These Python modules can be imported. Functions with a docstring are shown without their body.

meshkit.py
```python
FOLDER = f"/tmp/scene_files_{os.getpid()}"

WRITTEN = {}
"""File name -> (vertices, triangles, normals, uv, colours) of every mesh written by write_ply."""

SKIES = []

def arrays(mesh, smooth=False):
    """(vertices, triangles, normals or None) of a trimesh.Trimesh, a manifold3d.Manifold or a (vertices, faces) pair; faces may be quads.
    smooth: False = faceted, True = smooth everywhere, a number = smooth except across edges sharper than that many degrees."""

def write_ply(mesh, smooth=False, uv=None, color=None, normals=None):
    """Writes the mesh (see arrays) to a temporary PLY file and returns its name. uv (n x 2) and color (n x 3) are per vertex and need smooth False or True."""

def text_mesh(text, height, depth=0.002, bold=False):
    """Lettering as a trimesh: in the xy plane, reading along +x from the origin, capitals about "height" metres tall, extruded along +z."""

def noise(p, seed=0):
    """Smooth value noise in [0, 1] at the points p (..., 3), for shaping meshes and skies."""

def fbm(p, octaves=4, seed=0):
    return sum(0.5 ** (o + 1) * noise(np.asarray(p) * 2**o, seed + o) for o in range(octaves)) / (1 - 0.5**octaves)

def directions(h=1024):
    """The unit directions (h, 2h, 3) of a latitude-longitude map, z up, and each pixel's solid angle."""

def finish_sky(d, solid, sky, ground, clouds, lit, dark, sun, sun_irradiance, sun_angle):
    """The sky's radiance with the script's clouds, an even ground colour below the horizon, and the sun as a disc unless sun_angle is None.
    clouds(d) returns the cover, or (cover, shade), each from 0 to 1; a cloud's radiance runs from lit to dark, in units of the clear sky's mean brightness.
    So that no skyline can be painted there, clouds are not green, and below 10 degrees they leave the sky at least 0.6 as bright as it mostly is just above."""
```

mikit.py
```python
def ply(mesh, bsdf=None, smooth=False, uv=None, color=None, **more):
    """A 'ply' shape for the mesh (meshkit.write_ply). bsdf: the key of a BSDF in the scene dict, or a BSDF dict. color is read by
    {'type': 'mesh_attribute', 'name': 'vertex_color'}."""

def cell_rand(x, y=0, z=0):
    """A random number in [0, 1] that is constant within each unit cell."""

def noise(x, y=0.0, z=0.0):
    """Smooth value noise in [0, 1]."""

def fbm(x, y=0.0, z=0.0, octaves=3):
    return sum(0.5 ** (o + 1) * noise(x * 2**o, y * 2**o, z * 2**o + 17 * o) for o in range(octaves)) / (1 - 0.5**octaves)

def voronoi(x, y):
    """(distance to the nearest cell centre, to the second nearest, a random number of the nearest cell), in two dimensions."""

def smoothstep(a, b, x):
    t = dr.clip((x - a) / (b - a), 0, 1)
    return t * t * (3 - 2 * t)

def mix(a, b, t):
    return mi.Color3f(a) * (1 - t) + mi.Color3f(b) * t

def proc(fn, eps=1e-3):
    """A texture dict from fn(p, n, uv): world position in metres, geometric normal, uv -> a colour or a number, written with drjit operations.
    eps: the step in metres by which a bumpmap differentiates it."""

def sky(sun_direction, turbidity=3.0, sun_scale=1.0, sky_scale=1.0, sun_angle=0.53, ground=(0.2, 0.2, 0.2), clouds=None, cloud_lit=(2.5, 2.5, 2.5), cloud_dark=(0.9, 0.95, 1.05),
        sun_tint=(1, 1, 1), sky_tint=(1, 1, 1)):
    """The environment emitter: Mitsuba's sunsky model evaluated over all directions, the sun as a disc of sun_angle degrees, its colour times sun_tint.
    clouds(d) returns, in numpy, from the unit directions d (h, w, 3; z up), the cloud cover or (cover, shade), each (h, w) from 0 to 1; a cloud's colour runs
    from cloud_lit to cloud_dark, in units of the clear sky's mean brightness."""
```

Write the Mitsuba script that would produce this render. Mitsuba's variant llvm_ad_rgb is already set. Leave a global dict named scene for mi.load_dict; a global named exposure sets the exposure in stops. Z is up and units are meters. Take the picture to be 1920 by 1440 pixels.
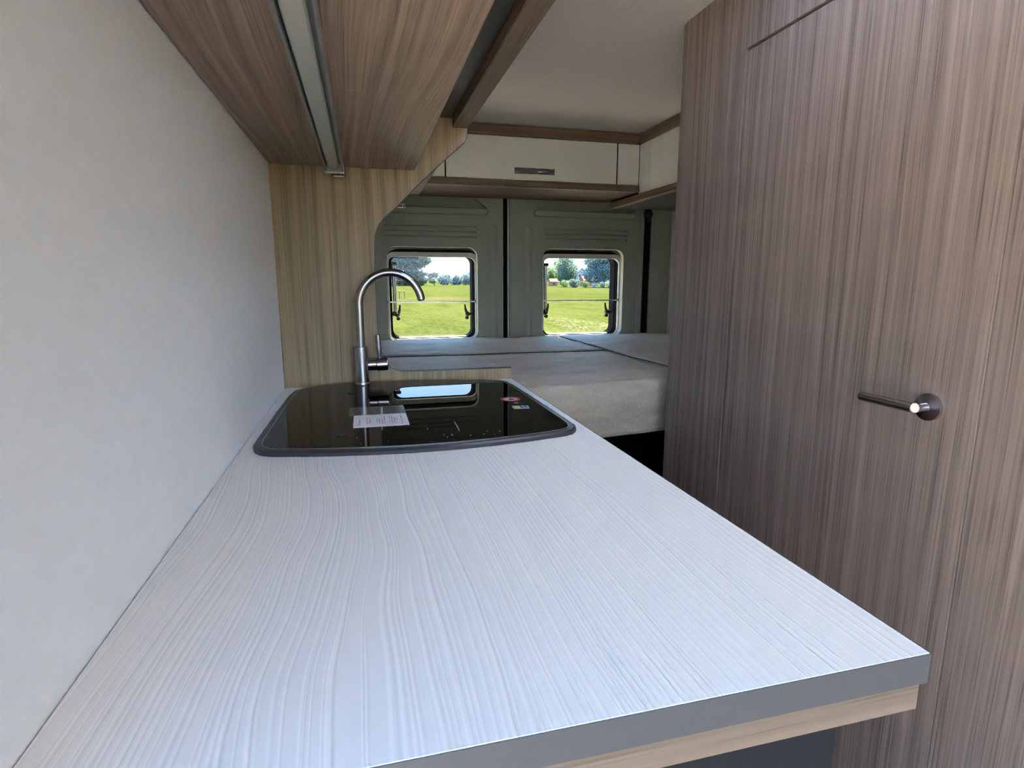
import math
import numpy as np
import trimesh
import manifold3d as m3
import mitsuba as mi
import drjit as dr
import mikit
import meshkit
from mikit import noise, fbm, smoothstep, mix, proc
from shapely.geometry import Polygon, box as sbox
from shapely.ops import unary_union

T = mi.ScalarTransform4f
scene, labels = {}, {}

# ------------------------------------------------------------------ camera, sky, sun, exposure
EYE = 1.75                       # eye height above the meadow; all z below are given relative to the eye
exposure = 5.58
PITCH, YAW = math.radians(10.277), math.radians(14.488)
FWD = np.array([math.sin(YAW) * math.cos(PITCH), math.cos(YAW) * math.cos(PITCH), -math.sin(PITCH)])
FOV = 2 * math.degrees(math.atan(960 / 1070))
scene['camera'] = {'type': 'perspective', 'fov': FOV, 'fov_axis': 'x', 'near_clip': 0.02, 'far_clip': 5000.0,
                   'to_world': T().look_at(origin=[0, 0, EYE], target=[float(FWD[0]), float(FWD[1]), EYE + float(FWD[2])], up=[0, 0, 1])}


def cloud_cover(d):
    n = meshkit.fbm(d * np.array([2.2, 2.2, 5.0]) + 3.1, 4, seed=5)
    low = np.clip(1 - d[..., 2] / 0.30, 0, 1)
    return np.clip((n - 0.60) * 1.2 + 0.9 * low ** 1.2, 0, 0.92), np.clip((n - 0.62) * 1.2, 0, 0.4)


scene['sky'] = mikit.sky((0.18, 0.30, 0.935), turbidity=3.0, sun_scale=1.0, sky_scale=1.0, ground=(0.12, 0.15, 0.05),
                         clouds=cloud_cover, cloud_lit=(1.05, 1.08, 1.12), cloud_dark=(0.95, 0.98, 1.05), sky_tint=(0.80, 1.01, 1.10))

# ------------------------------------------------------------------ materials


def bsdf(name, **d):
    scene[name] = d
    return name


def rgb(*c):
    return {'type': 'rgb', 'value': list(c)}


def wood_tex(axis, dark, light, seed=0.0, freq=1.0, wander=0.04):
    i = {'x': 0, 'y': 1, 'z': 2}[axis]

    def fn(p, n, uv):
        q = [p.x, p.y, p.z]
        a = q[i] + seed
        t = sum(q[k] * (1.0 if k != 0 else 0.97) for k in range(3) if k != i) + seed * 1.7
        w = t + wander * (fbm(t * 5.0, a * 1.1) - 0.5)
        fine = noise(w * 420.0 * freq, a * 4.0)
        mid = fbm(w * 95.0 * freq, a * 1.6)
        ring = 0.5 + 0.5 * dr.sin(6.2832 * (w * 30.0 * freq + 2.4 * fbm(w * 6.0, a * 0.7)))
        pore = smoothstep(0.60, 0.90, noise(w * 820.0 * freq, a * 9.0))
        v = dr.clip(0.54 + 0.34 * (fine - 0.5) + 0.42 * (mid - 0.5) + 0.14 * (ring - 0.5) - 0.24 * pore, 0, 1)
        return mix(dark, light, v)
    return proc(fn)


D1, L1 = (0.090, 0.062, 0.042), (0.300, 0.220, 0.155)


def wood(name, axis, dark=D1, light=L1, rough=0.45, **k):
    return bsdf(name, type='principled', base_color=wood_tex(axis, dark, light, **k), roughness=rough, specular=0.4)


wood('wood_pod', 'y', (0.128, 0.088, 0.060), (0.385, 0.275, 0.195), seed=0.37, wander=0.07, freq=1.35)
wood('wood_vertical', 'z', (0.160, 0.111, 0.060), (0.50, 0.365, 0.21), seed=1.2, wander=0.02)
wood('wood_beam', 'y', (0.075, 0.052, 0.036), (0.25, 0.18, 0.125), seed=2.3)
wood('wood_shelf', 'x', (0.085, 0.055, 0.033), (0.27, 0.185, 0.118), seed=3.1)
wood('wood_shelf_shaded', 'x', (0.035, 0.024, 0.017), (0.12, 0.082, 0.056), seed=7.7)  # shelf wood darkened to paint shade on the underside
wood('wood_panel', 'z', (0.105, 0.076, 0.063), (0.36, 0.275, 0.23), seed=4.6, wander=0.015)
wood('wood_floor', 'y', (0.10, 0.075, 0.055), (0.30, 0.24, 0.18), seed=5.2)
wood('wood_end', 'x', (0.09, 0.065, 0.046), (0.24, 0.18, 0.135), seed=6.2, freq=0.8)
bsdf('dark_board', type='principled', base_color=rgb(0.055, 0.055, 0.052), roughness=0.4, specular=0.4)


def grain_field(x, y):
    """A warped across-the-grain coordinate: long lines along y that wander, spread and close up like flat sawn wood."""
    return (x + 0.050 * (fbm(x * 3.0 + 7.3, y * 1.25 + 2.0) - 0.5) + 0.030 * (noise(x * 9.0 + 1.5, y * 3.1 + 4.0) - 0.5)
            + 0.0070 * (noise(x * 26.0, y * 11.0) - 0.5) + 0.03 * y)


def ridge(x, centre, half):
    t = dr.clip(dr.abs(x - centre) / half, 0, 1)
    return (1 - t) * (1 - t) * (1 + 2 * t)


def grain_lines(x, y):
    f = grain_field(x, y)
    out = mi.Float(0)
    for pitch, seed, width in ((0.0150, 1.0, 0.0014), (0.0085, 5.0, 0.0010), (0.0060, 9.0, 0.0008)):
        c = f / pitch
        k = dr.floor(c)
        pos = (c - k) * pitch
        at = pitch * (0.25 + 0.5 * mikit.cell_rand(k, seed))
        run = smoothstep(0.30, 0.55, noise(k * 7.31 + seed, y * 3.2 + seed) * 0.75 + 0.25 * mikit.cell_rand(k, seed + 2))
        w = width * (0.8 + 0.7 * mikit.cell_rand(k, seed + 3))
        out = out + run * (ridge(pos, at, w) - 0.75 * ridge(pos, at + 1.5 * w, w))
    return out


def grain_height(p, n, uv):
    return grain_lines(p.x, p.y)


scene['worktop_white'] = {'type': 'bumpmap', 'arbitrary': proc(grain_height, eps=4e-4), 'scale': 0.00021,
                          'bsdf': {'type': 'principled', 'base_color': proc(lambda p, n, uv: mix((0.69, 0.69, 0.69), (0.85, 0.85, 0.85), dr.clip(0.56 + 0.55 * grain_lines(p.x, p.y), 0, 1))),
                                   'roughness': 0.40, 'specular': 0.5}}
bsdf('edge_grey', type='principled', base_color=rgb(0.074, 0.072, 0.076), roughness=0.5)
bsdf('liner_grey', type='principled', base_color=proc(lambda p, n, uv: mix((0.37, 0.37, 0.305), (0.43, 0.43, 0.36), fbm(p.x * 300, p.y * 300, p.z * 300, 2))), roughness=0.6, specular=0.3)
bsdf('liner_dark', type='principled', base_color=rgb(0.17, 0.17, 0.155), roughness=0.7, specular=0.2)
bsdf('wall_white', type='principled', base_color=proc(lambda p, n, uv: mix((0.74, 0.74, 0.72), (0.78, 0.78, 0.77), fbm(p.x * 80, p.y * 80, p.z * 80, 2))), roughness=0.6, specular=0.3)
bsdf('ceiling_cloth', type='twosided', nested={'type': 'diffuse', 'reflectance': proc(lambda p, n, uv: mix((0.61, 0.58, 0.54), (0.69, 0.66, 0.615), fbm(p.x * 160, p.y * 160, p.z * 160, 3)))})
bsdf('gloss_white', type='principled', base_color=rgb(0.84, 0.83, 0.77), roughness=0.22, specular=0.5)
bsdf('rubber_black', type='principled', base_color=rgb(0.009, 0.009, 0.010), roughness=0.85, specular=0.08)
bsdf('plastic_black', type='principled', base_color=rgb(0.015, 0.015, 0.016), roughness=0.35, specular=0.4)
bsdf('frame_cream', type='principled', base_color=rgb(0.52, 0.51, 0.47), roughness=0.45, specular=0.4)
bsdf('plastic_white', type='principled', base_color=rgb(0.72, 0.71, 0.68), roughness=0.4, specular=0.4)
bsdf('shell_paint', type='principled', base_color=rgb(0.70, 0.70, 0.70), roughness=0.35, specular=0.5)
bsdf('chrome', type='roughconductor', material='Cr', alpha=0.035, specular_reflectance=rgb(0.78, 0.77, 0.76), distribution='ggx')
bsdf('steel', type='roughconductor', alpha=0.13, distribution='ggx', eta=rgb(2.0, 1.9, 1.75), k=rgb(3.3, 3.2, 3.1))
bsdf('aluminium', type='roughconductor', material='Al', alpha=0.25, distribution='ggx', specular_reflectance=rgb(0.72, 0.72, 0.70))
bsdf('black_glass', type='plastic', diffuse_reflectance=rgb(0.004, 0.004, 0.004), int_ior=1.40, specular_reflectance=rgb(0.76, 0.74, 0.72))
bsdf('hob_rim', type='principled', base_color=rgb(0.052, 0.048, 0.054), roughness=0.35, metallic=0.3, specular=0.5)
bsdf('rim_gloss', type='principled', base_color=rgb(0.30, 0.31, 0.33), roughness=0.25, metallic=0.8)
bsdf('acrylic', type='thindielectric', int_ior=1.25, ext_ior=1.0, specular_transmittance=rgb(0.47, 0.47, 0.47))


def fabric_col(p, n, uv):
    weave = 0.5 * noise(p.x * 380, p.y * 90, p.z * 90) + 0.5 * noise(p.x * 90, p.y * 380, p.z * 380)
    streak = fbm(p.x * 9, p.y * 34, p.z * 34, 3)
    blot = fbm(p.x * 3.5 + 4, p.y * 5, p.z * 7, 3)
    return mix((0.40, 0.325, 0.25), (0.76, 0.63, 0.475), dr.clip(0.5 + 0.55 * (weave - 0.5) + 0.6 * (streak - 0.5) + 0.7 * (blot - 0.5), 0, 1))


scene['fabric'] = {'type': 'bumpmap', 'arbitrary': proc(lambda p, n, uv: fbm(p.x * 26, p.y * 60, p.z * 60, 3), eps=2e-3), 'scale': 0.006,
                   'bsdf': {'type': 'principled', 'base_color': proc(fabric_col), 'roughness': 0.6, 'specular': 0.45, 'sheen': 0.8}}
bsdf('crevice_shade', type='principled', base_color=rgb(0.13, 0.125, 0.12), roughness=0.9, specular=0.1)
bsdf('cavity_shade', type='principled', base_color=rgb(0.020, 0.020, 0.022), roughness=0.8, specular=0.1)  # near black paints the darkness of recesses and the void under the bed


def label_print(p, n, uv):
    u, v = (p.x + 0.027) / 0.098, (p.y - 1.01) / 0.093
    col = u * 22.0
    c, fc = dr.floor(col), col - dr.floor(col)
    band = (fc > 0.28) & (fc < 0.72)
    keep = mikit.cell_rand(c, 3) > 0.30
    start, stop = 0.10 + 0.15 * mikit.cell_rand(c, 5), 0.62 + 0.3 * mikit.cell_rand(c, 7)
    words = noise(v * 34.0, c * 7.7) > 0.34
    ink = band & keep & words & (v > start) & (v < stop) & (u > 0.05) & (u < 0.95)
    red = (mikit.cell_rand(c, 11) > 0.76)
    colr = dr.select(red, mi.Color3f(0.62, 0.20, 0.26), mi.Color3f(0.30, 0.32, 0.45))
    return dr.select(ink, colr, mi.Color3f(0.74, 0.73, 0.74))


bsdf('paper_print', type='principled', base_color=proc(label_print), roughness=0.5, specular=0.3)


def clear_print(p, n, uv):
    u, v = (p.x + 0.036) / 0.107, (p.y - 1.104) / 0.074
    col = u * 30.0
    c, fc = dr.floor(col), col - dr.floor(col)
    ink = (fc > 0.3) & (fc < 0.7) & (noise(v * 26.0, c * 5.1) > 0.35) & (v > 0.1) & (v < 0.9)
    return dr.select(ink, mi.Color3f(0.012, 0.013, 0.014), mi.Color3f(0.075, 0.080, 0.082))


bsdf('clear_film', type='principled', base_color=proc(clear_print), roughness=0.12, specular=0.5)
bsdf('sticker_red', type='principled', base_color=rgb(0.55, 0.05, 0.07), roughness=0.4, specular=0.4)
bsdf('sticker_white', type='principled', base_color=rgb(0.50, 0.49, 0.47), roughness=0.4, specular=0.4)
bsdf('sticker_yellow', type='principled', base_color=rgb(0.70, 0.58, 0.10), roughness=0.4, specular=0.4)
bsdf('sticker_blue', type='principled', base_color=rgb(0.03, 0.10, 0.28), roughness=0.4, specular=0.4)
bsdf('crumb_white', type='principled', base_color=rgb(0.32, 0.31, 0.29), roughness=0.7)


def grass_col(p, n, uv):
    d = dr.sqrt(p.x * p.x + p.y * p.y)
    big = fbm(p.x * 0.05 + 3, p.y * 0.03 + 1, 0, 3)
    mid = fbm(p.x * 0.9, p.y * 0.30, 0, 3)
    fine = noise(p.x * 7.0, p.y * 2.6)
    fine2 = noise(p.x * 19.0, p.y * 6.0)
    v = dr.clip(0.52 + 0.35 * (big - 0.5) + 0.55 * (mid - 0.5) + 0.36 * (fine - 0.5) + 0.36 * (fine2 - 0.5), 0, 1)
    c = mix((0.026, 0.038, 0.009), (0.073, 0.090, 0.026), v)
    hay = smoothstep(0.52, 0.70, fbm(p.x * 0.35 + 11, p.y * 0.12, 0, 3)) * smoothstep(0.55, 0.85, fine2) * (1 - smoothstep(22.0, 34.0, d))
    c = c * (1 - hay) + mi.Color3f(0.13, 0.125, 0.08) * hay
    dry = dr.exp(-(dr.square((p.x - 7.6) / 3.0) + dr.square((p.y - 58) / 5.0))) * 0.7 * (0.6 + 0.5 * fine)
    c = c * (1 - dry) + mi.Color3f(0.105, 0.08, 0.042) * dry
    return c


bsdf('grass', type='diffuse', reflectance=proc(grass_col))


bsdf('gravel', type='diffuse', reflectance=proc(lambda p, n, uv: mix((0.36, 0.33, 0.29), (0.52, 0.49, 0.44), fbm(p.x * 40, p.y * 40, 0, 3))))


def hill_col(p, n, uv):
    c1, c2, w = mikit.voronoi(p.x * 0.012, p.z * 0.11 + p.y * 0.002)
    c = mix((0.10, 0.19, 0.10), (0.24, 0.36, 0.17), w)
    edge = 1 - smoothstep(0.04, 0.09, c2 - c1)
    wood_ = smoothstep(0.54, 0.60, fbm(p.x * 0.02, p.y * 0.008, p.z * 0.1))
    m = dr.maximum(edge, wood_)
    return c * (1 - m) + mi.Color3f(0.055, 0.10, 0.10) * m


bsdf('hill_fields', type='diffuse', reflectance=proc(hill_col))


def leaf(name, a, b):
    return bsdf(name, type='principledthin', base_color=proc(lambda p, n, uv: mix(a, b, 0.25 + 0.5 * fbm(p.x * 0.9, p.y * 0.9, p.z * 0.9, 3))), roughness=0.8, diff_trans=0.9, spec_trans=0.0, eta=1.2)


leaf('leaf_haze_blue', (0.050, 0.090, 0.105), (0.125, 0.195, 0.185))  # haze over the far trees is painted into the bluish leaf colours
leaf('leaf_haze_dark', (0.15, 0.235, 0.28), (0.28, 0.385, 0.42))
leaf('leaf_green', (0.11, 0.18, 0.09), (0.28, 0.38, 0.19))
leaf('leaf_mid', (0.11, 0.18, 0.16), (0.25, 0.35, 0.29))
bsdf('bark', type='diffuse', reflectance=rgb(0.09, 0.075, 0.06))
bsdf('brick_orange', type='diffuse', reflectance=rgb(0.42, 0.23, 0.15))
bsdf('roof_red', type='diffuse', reflectance=rgb(0.45, 0.15, 0.12))
bsdf('roof_slate', type='diffuse', reflectance=rgb(0.16, 0.19, 0.24))
bsdf('render_white', type='diffuse', reflectance=rgb(0.50, 0.50, 0.52))
bsdf('window_dark', type='diffuse', reflectance=rgb(0.06, 0.08, 0.11))
bsdf('weathered_wood', type='diffuse', reflectance=rgb(0.34, 0.27, 0.18))

# ------------------------------------------------------------------ mesh helpers (eye-relative coordinates)
UP = np.array([0, 0, EYE])


def put(key, mesh, mat, smooth=False, **k):
    if hasattr(mesh, 'to_mesh'):
        m = mesh.to_mesh()
        mesh = trimesh.Trimesh(m.vert_properties[:, :3], m.tri_verts, process=False)
    elif isinstance(mesh, (list, tuple)) and isinstance(mesh[0], trimesh.Trimesh):
        mesh = trimesh.util.concatenate(list(mesh))
    mesh = mesh.copy()
    mesh.vertices = np.asarray(mesh.vertices) + UP
    base, n = key, 0
    while key in scene:
        n += 1
        key = f'{base}_{n:03d}'
    scene[key] = mikit.ply(mesh, mat, smooth, **k)
    return key


def tag(key, label, cat=None, group=None, kind=None):
    d = {}
    if label:
        d['label'] = label
    if cat:
        d['category'] = cat
    if group:
        d['group'] = group
    if kind:
        d['kind'] = kind
    labels[key] = d
    return key


def cbox(x0, x1, y0, y1, z0, z1, c=0.002):
    """A box with chamfered edges."""
    c = min(c, (x1 - x0) / 2.2, (y1 - y0) / 2.2, (z1 - z0) / 2.2)
    pts = []
    for sx in (0, 1):
        for sy in (0, 1):
            for sz in (0, 1):
                p = np.array([(x0, x1)[sx], (y0, y1)[sy], (z0, z1)[sz]])
                s = np.array([1 - 2 * sx, 1 - 2 * sy, 1 - 2 * sz]) * c
                for k in range(3):
                    q = p + s
                    q[k] = p[k]
                    pts.append(q)
    return trimesh.convex.convex_hull(np.array(pts))


def man(mesh):
    return m3.Manifold(m3.Mesh(np.asarray(mesh.vertices, np.float32), np.asarray(mesh.faces, np.uint32)))


def bx(x0, x1, y0, y1, z0, z1):
    return m3.Manifold.cube((x1 - x0, y1 - y0, z1 - z0)).translate((x0, y0, z0))


def ext(poly, a0, a1, plane='xz'):
    """Extrudes a shapely polygon given in the plane's two coordinates along the third axis from a0 to a1."""
    m = trimesh.util.concatenate([trimesh.creation.extrude_polygon(g, a1 - a0, engine='earcut') for g in getattr(poly, 'geoms', [poly])])
    v = np.array(m.vertices)
    if plane == 'xz':
        w = np.stack([v[:, 0], v[:, 2] + a0, v[:, 1]], 1)
        f = m.faces[:, ::-1]
    elif plane == 'yz':
        w = np.stack([v[:, 2] + a0, v[:, 0], v[:, 1]], 1)
        f = m.faces
    else:
        w = v + [0, 0, a0]
        f = m.faces
    return trimesh.Trimesh(w, f, process=True)


def rrect(x0, x1, z0, z1, r, q=8):
    return sbox(x0 + r, z0 + r, x1 - r, z1 - r).buffer(r, quad_segs=q)


def tube(path, rad, n=24, cap=True):
    """A round tube along a polyline; rad is a number or one radius per point."""
    path = np.asarray(path, float)
    rad = np.broadcast_to(np.asarray(rad, float), (len(path),))
    t = np.gradient(path, axis=0)
    t /= np.linalg.norm(t, axis=1, keepdims=True)
    ref = np.array([0, 1, 0.0]) if abs(t[0][1]) < 0.9 else np.array([1, 0, 0.0])
    vs = []
    u = np.cross(t[0], ref)
    u /= np.linalg.norm(u)
    a = np.arange(n) * 2 * np.pi / n
    for i in range(len(path)):
        u = u - t[i] * (u @ t[i])
        u /= np.linalg.norm(u)
        w = np.cross(t[i], u)
        vs.append(path[i] + rad[i] * (np.cos(a)[:, None] * u + np.sin(a)[:, None] * w))
    v = np.vstack(vs)
    f = []
    for i in range(len(path) - 1):
        for j in range(n):
            k = (j + 1) % n
            f += [[i * n + j, i * n + k, (i + 1) * n + k], [i * n + j, (i + 1) * n + k, (i + 1) * n + j]]
    if cap:
        v = np.vstack([v, path[:1], path[-1:]])
        c0, c1 = len(v) - 2, len(v) - 1
        for j in range(n):
            k = (j + 1) % n
            f += [[c0, k, j], [c1, (len(path) - 1) * n + j, (len(path) - 1) * n + k]]
    m = trimesh.Trimesh(v, np.array(f), process=False)
    if m.volume < 0:
        m.invert()
    return m


def lathe(profile, axis_from, axis_dir, n=40):
    """Revolves (radius, height) pairs about an axis."""
    p = np.array(profile, float)
    m = trimesh.creation.revolve(p, sections=n)
    d = np.asarray(axis_dir, float) / np.linalg.norm(axis_dir)
    m.apply_transform(trimesh.geometry.align_vectors([0, 0, 1], d))
    m.apply_translation(axis_from)
    if m.volume < 0:
        m.invert()
    return m


def cushion(x0, x1, y0, y1, z0, z1, r=0.035, step=0.018, seed=0, front=None, amp=0.006):
    """A soft upholstered slab: rounded edges, slight swelling and wrinkles; front(x) moves its front edge in y."""
    n = [max(3, int(round((b - a) / step))) for a, b in ((x0, x1), (y0, y1), (z0, z1))]
    lo, hi = np.array([x0, y0, z0]), np.array([x1, y1, z1])
    parts = []
    for k in range(3):
        i, j = [q for q in range(3) if q != k]
        for side in (0, 1):
            a, b = np.meshgrid(np.linspace(0, 1, n[i] + 1), np.linspace(0, 1, n[j] + 1), indexing='ij')
            p = np.zeros(a.shape + (3,))
            p[..., i], p[..., j], p[..., k] = lo[i] + a * (hi[i] - lo[i]), lo[j] + b * (hi[j] - lo[j]), (lo, hi)[side][k]
            idx = np.arange(a.size).reshape(a.shape)
            q = np.stack([idx[:-1, :-1], idx[1:, :-1], idx[1:, 1:], idx[:-1, 1:]], -1).reshape(-1, 4)
            f = np.vstack([q[:, [0, 1, 2]], q[:, [0, 2, 3]]])
            parts.append(trimesh.Trimesh(p.reshape(-1, 3), f, process=False))
    m = trimesh.util.concatenate(parts)
    m.merge_vertices()
    m.fix_normals()
    v = np.array(m.vertices)
    core = np.clip(v, lo + r, hi - r)
    d = v - core
    L = np.linalg.norm(d, axis=1, keepdims=True)
    nrm = d / np.maximum(L, 1e-9)
    v = core + nrm * r
    s = np.array([5.0, 11.0, 11.0])
    w = meshkit.fbm(v * s + seed * 7.1, 3, seed=seed) - 0.5
    w2 = meshkit.fbm(v * np.array([11.0, 38.0, 30.0]) + seed * 3.3, 2, seed=seed + 9) - 0.5
    side = np.clip(np.abs(nrm[:, 1]) + np.abs(nrm[:, 0]), 0, 1)
    v = v + nrm * (amp * 2.0 * w + amp * 0.8 * w2)[:, None]
    mid = np.clip(np.minimum.reduce([(v[:, 0] - x0), (x1 - v[:, 0]), (v[:, 1] - y0), (y1 - v[:, 1])]) / 0.25, 0, 1)
    v[:, 2] += np.where(nrm[:, 2] > 0.5, 0.006 * mid * (2 - mid), 0)
    if front is not None:
        wgt = np.clip(1 - (v[:, 1] - y0) / 0.5, 0, 1)
        v[:, 1] += wgt * front(v[:, 0])
    m.vertices = v
    if m.volume < 0:
        m.invert()
    return m


# ------------------------------------------------------------------ ground and far country
ZG = -EYE
g = trimesh.Trimesh(np.array([[-1500, -1500, ZG], [1500, -1500, ZG], [1500, 1500, ZG], [-1500, 1500, ZG]], float), np.array([[0, 1, 2], [0, 2, 3]]))
tag(put('ground', g, 'grass'), 'sunlit mown green meadow outside the rear windows', kind='structure')

tag(put('bounce_paving', cbox(-9, 4.5, -10, 6, ZG - 0.05, ZG + 0.012, 0.01), 'gravel'), 'pale gravel pad added unseen under and beside the van to bounce light', kind='structure')  # added out of view; bounces warm sunlight up into the van

gx, gy = np.meshgrid(np.linspace(60, 1100, 80), np.linspace(420, 1450, 60), indexing='ij')
hz = 41 * np.exp(-((gx - 470) / 150) ** 2 / 2 - ((gy - 1000) / 250) ** 2 / 2) + 10 * np.exp(-((gx - 330) / 60) ** 2 / 2 - ((gy - 900) / 200) ** 2 / 2)
hz += 5 * (meshkit.fbm(np.stack([gx * 0.012, gy * 0.01, gx * 0], -1), 3) - 0.5) * np.clip(hz / 12, 0, 1)
idx = np.arange(gx.size).reshape(gx.shape)
q = np.stack([idx[:-1, :-1], idx[1:, :-1], idx[1:, 1:], idx[:-1, 1:]], -1).reshape(-1, 4)
hill = trimesh.Trimesh(np.stack([gx, gy, ZG - 1.2 + hz], -1).reshape(-1, 3), np.vstack([q[:, [0, 1, 2]], q[:, [0, 2, 3]]]), process=False)
tag(put('hill', hill, 'hill_fields', True), 'far green hill with fields beyond the right window', kind='structure')

# ------------------------------------------------------------------ the van: shell
XL, XR = -0.20, 1.70          # inside faces of the two side walls
ZF, ZC = -1.20, 0.68          # floor and ceiling
YR, YF = 3.0, -2.0            # inside of the rear doors, windscreen


def struct(key, mesh, mat, label, smooth=False):
    return tag(put(key, mesh, mat, smooth), label, kind='structure')


struct('floor', cbox(XL - 0.05, XR + 0.05, YF, 3.10, ZF - 0.06, ZF, 0.003), 'wood_floor', 'wood effect vinyl floor of the camper van')
struct('ceiling', bx(XL - 0.08, XR + 0.08, YF, 3.13, ZC, ZC + 0.05) - bx(0.33, 0.82, 0.50, 1.08, ZC - 0.1, ZC + 0.1), 'ceiling_cloth', 'off white cloth covered ceiling above the bed')
hx0, hx1, hy0, hy1 = 0.33, 0.82, 0.50, 1.08  # unseen hatch, added to let more skylight into the van
struct('added_roof_hatch', man(cbox(hx0 - 0.03, hx1 + 0.03, hy0 - 0.03, hy1 + 0.03, ZC - 0.006, ZC + 0.075, 0.004)) - bx(hx0, hx1, hy0, hy1, ZC - 0.1, ZC + 0.2), 'plastic_white', 'white frame of an unseen roof hatch added for light over the aisle')
lid = cbox(hx0 - 0.04, hx1 + 0.06, -0.66, 0, 0, 0.02, 0.004)  # unseen lid, propped up to keep direct sun out of the hatch
lid.apply_transform(trimesh.transformations.rotation_matrix(math.radians(-56), [1, 0, 0]))
lid.apply_translation([0, hy1 + 0.02, ZC + 0.077])
put('added_roof_hatch__lid', lid, 'shell_paint')
# left wall with the open side door (the opening lies beside and behind the camera)
wl = bx(XL - 0.06, XL, YF, 3.10, ZF - 0.05, ZC)
wl = wl - bx(XL - 0.1, XL + 0.05, -1.15, 0.20, ZF, 0.58)
struct('wall_left', wl, 'wall_white', 'white lined side wall behind the kitchen worktop')
wr = bx(XR, XR + 0.06, YF, 3.10, ZF - 0.05, ZC)
# embossed rounded pocket in the lining of the right wall, near the rear door
struct('wall_right', wr, 'wall_white', 'light grey lined side wall beside the bed')
wf = bx(XL - 0.06, XR + 0.06, YF - 0.06, YF, ZF - 0.05, ZC) - bx(XL + 0.05, XR - 0.05, YF - 0.1, YF + 0.1, -0.45, 0.58)
struct('wall_front', wf, 'liner_grey', 'grey cab end of the van with the windscreen opening')

# rear body frame with the door apertures' window cut-outs
WIN = {1: (0.147, 0.573), 2: (0.976, 1.401)}
WZ = (-0.300, 0.130)
wrear = bx(XL - 0.06, XR + 0.06, 3.115, 3.135, ZF - 0.06, ZC + 0.05)
for k in WIN:
    wrear = wrear - man(ext(rrect(WIN[k][0] - 0.016, WIN[k][1] + 0.016, WZ[0] - 0.012, WZ[1] + 0.016, 0.055), 3.0, 3.3))
wrear = man(trimesh.Trimesh(wrear.to_mesh().vert_properties[:, :3], wrear.to_mesh().tri_verts))
struct('wall_rear', wrear, 'shell_paint', 'painted outer skin of the two rear doors')


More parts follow.
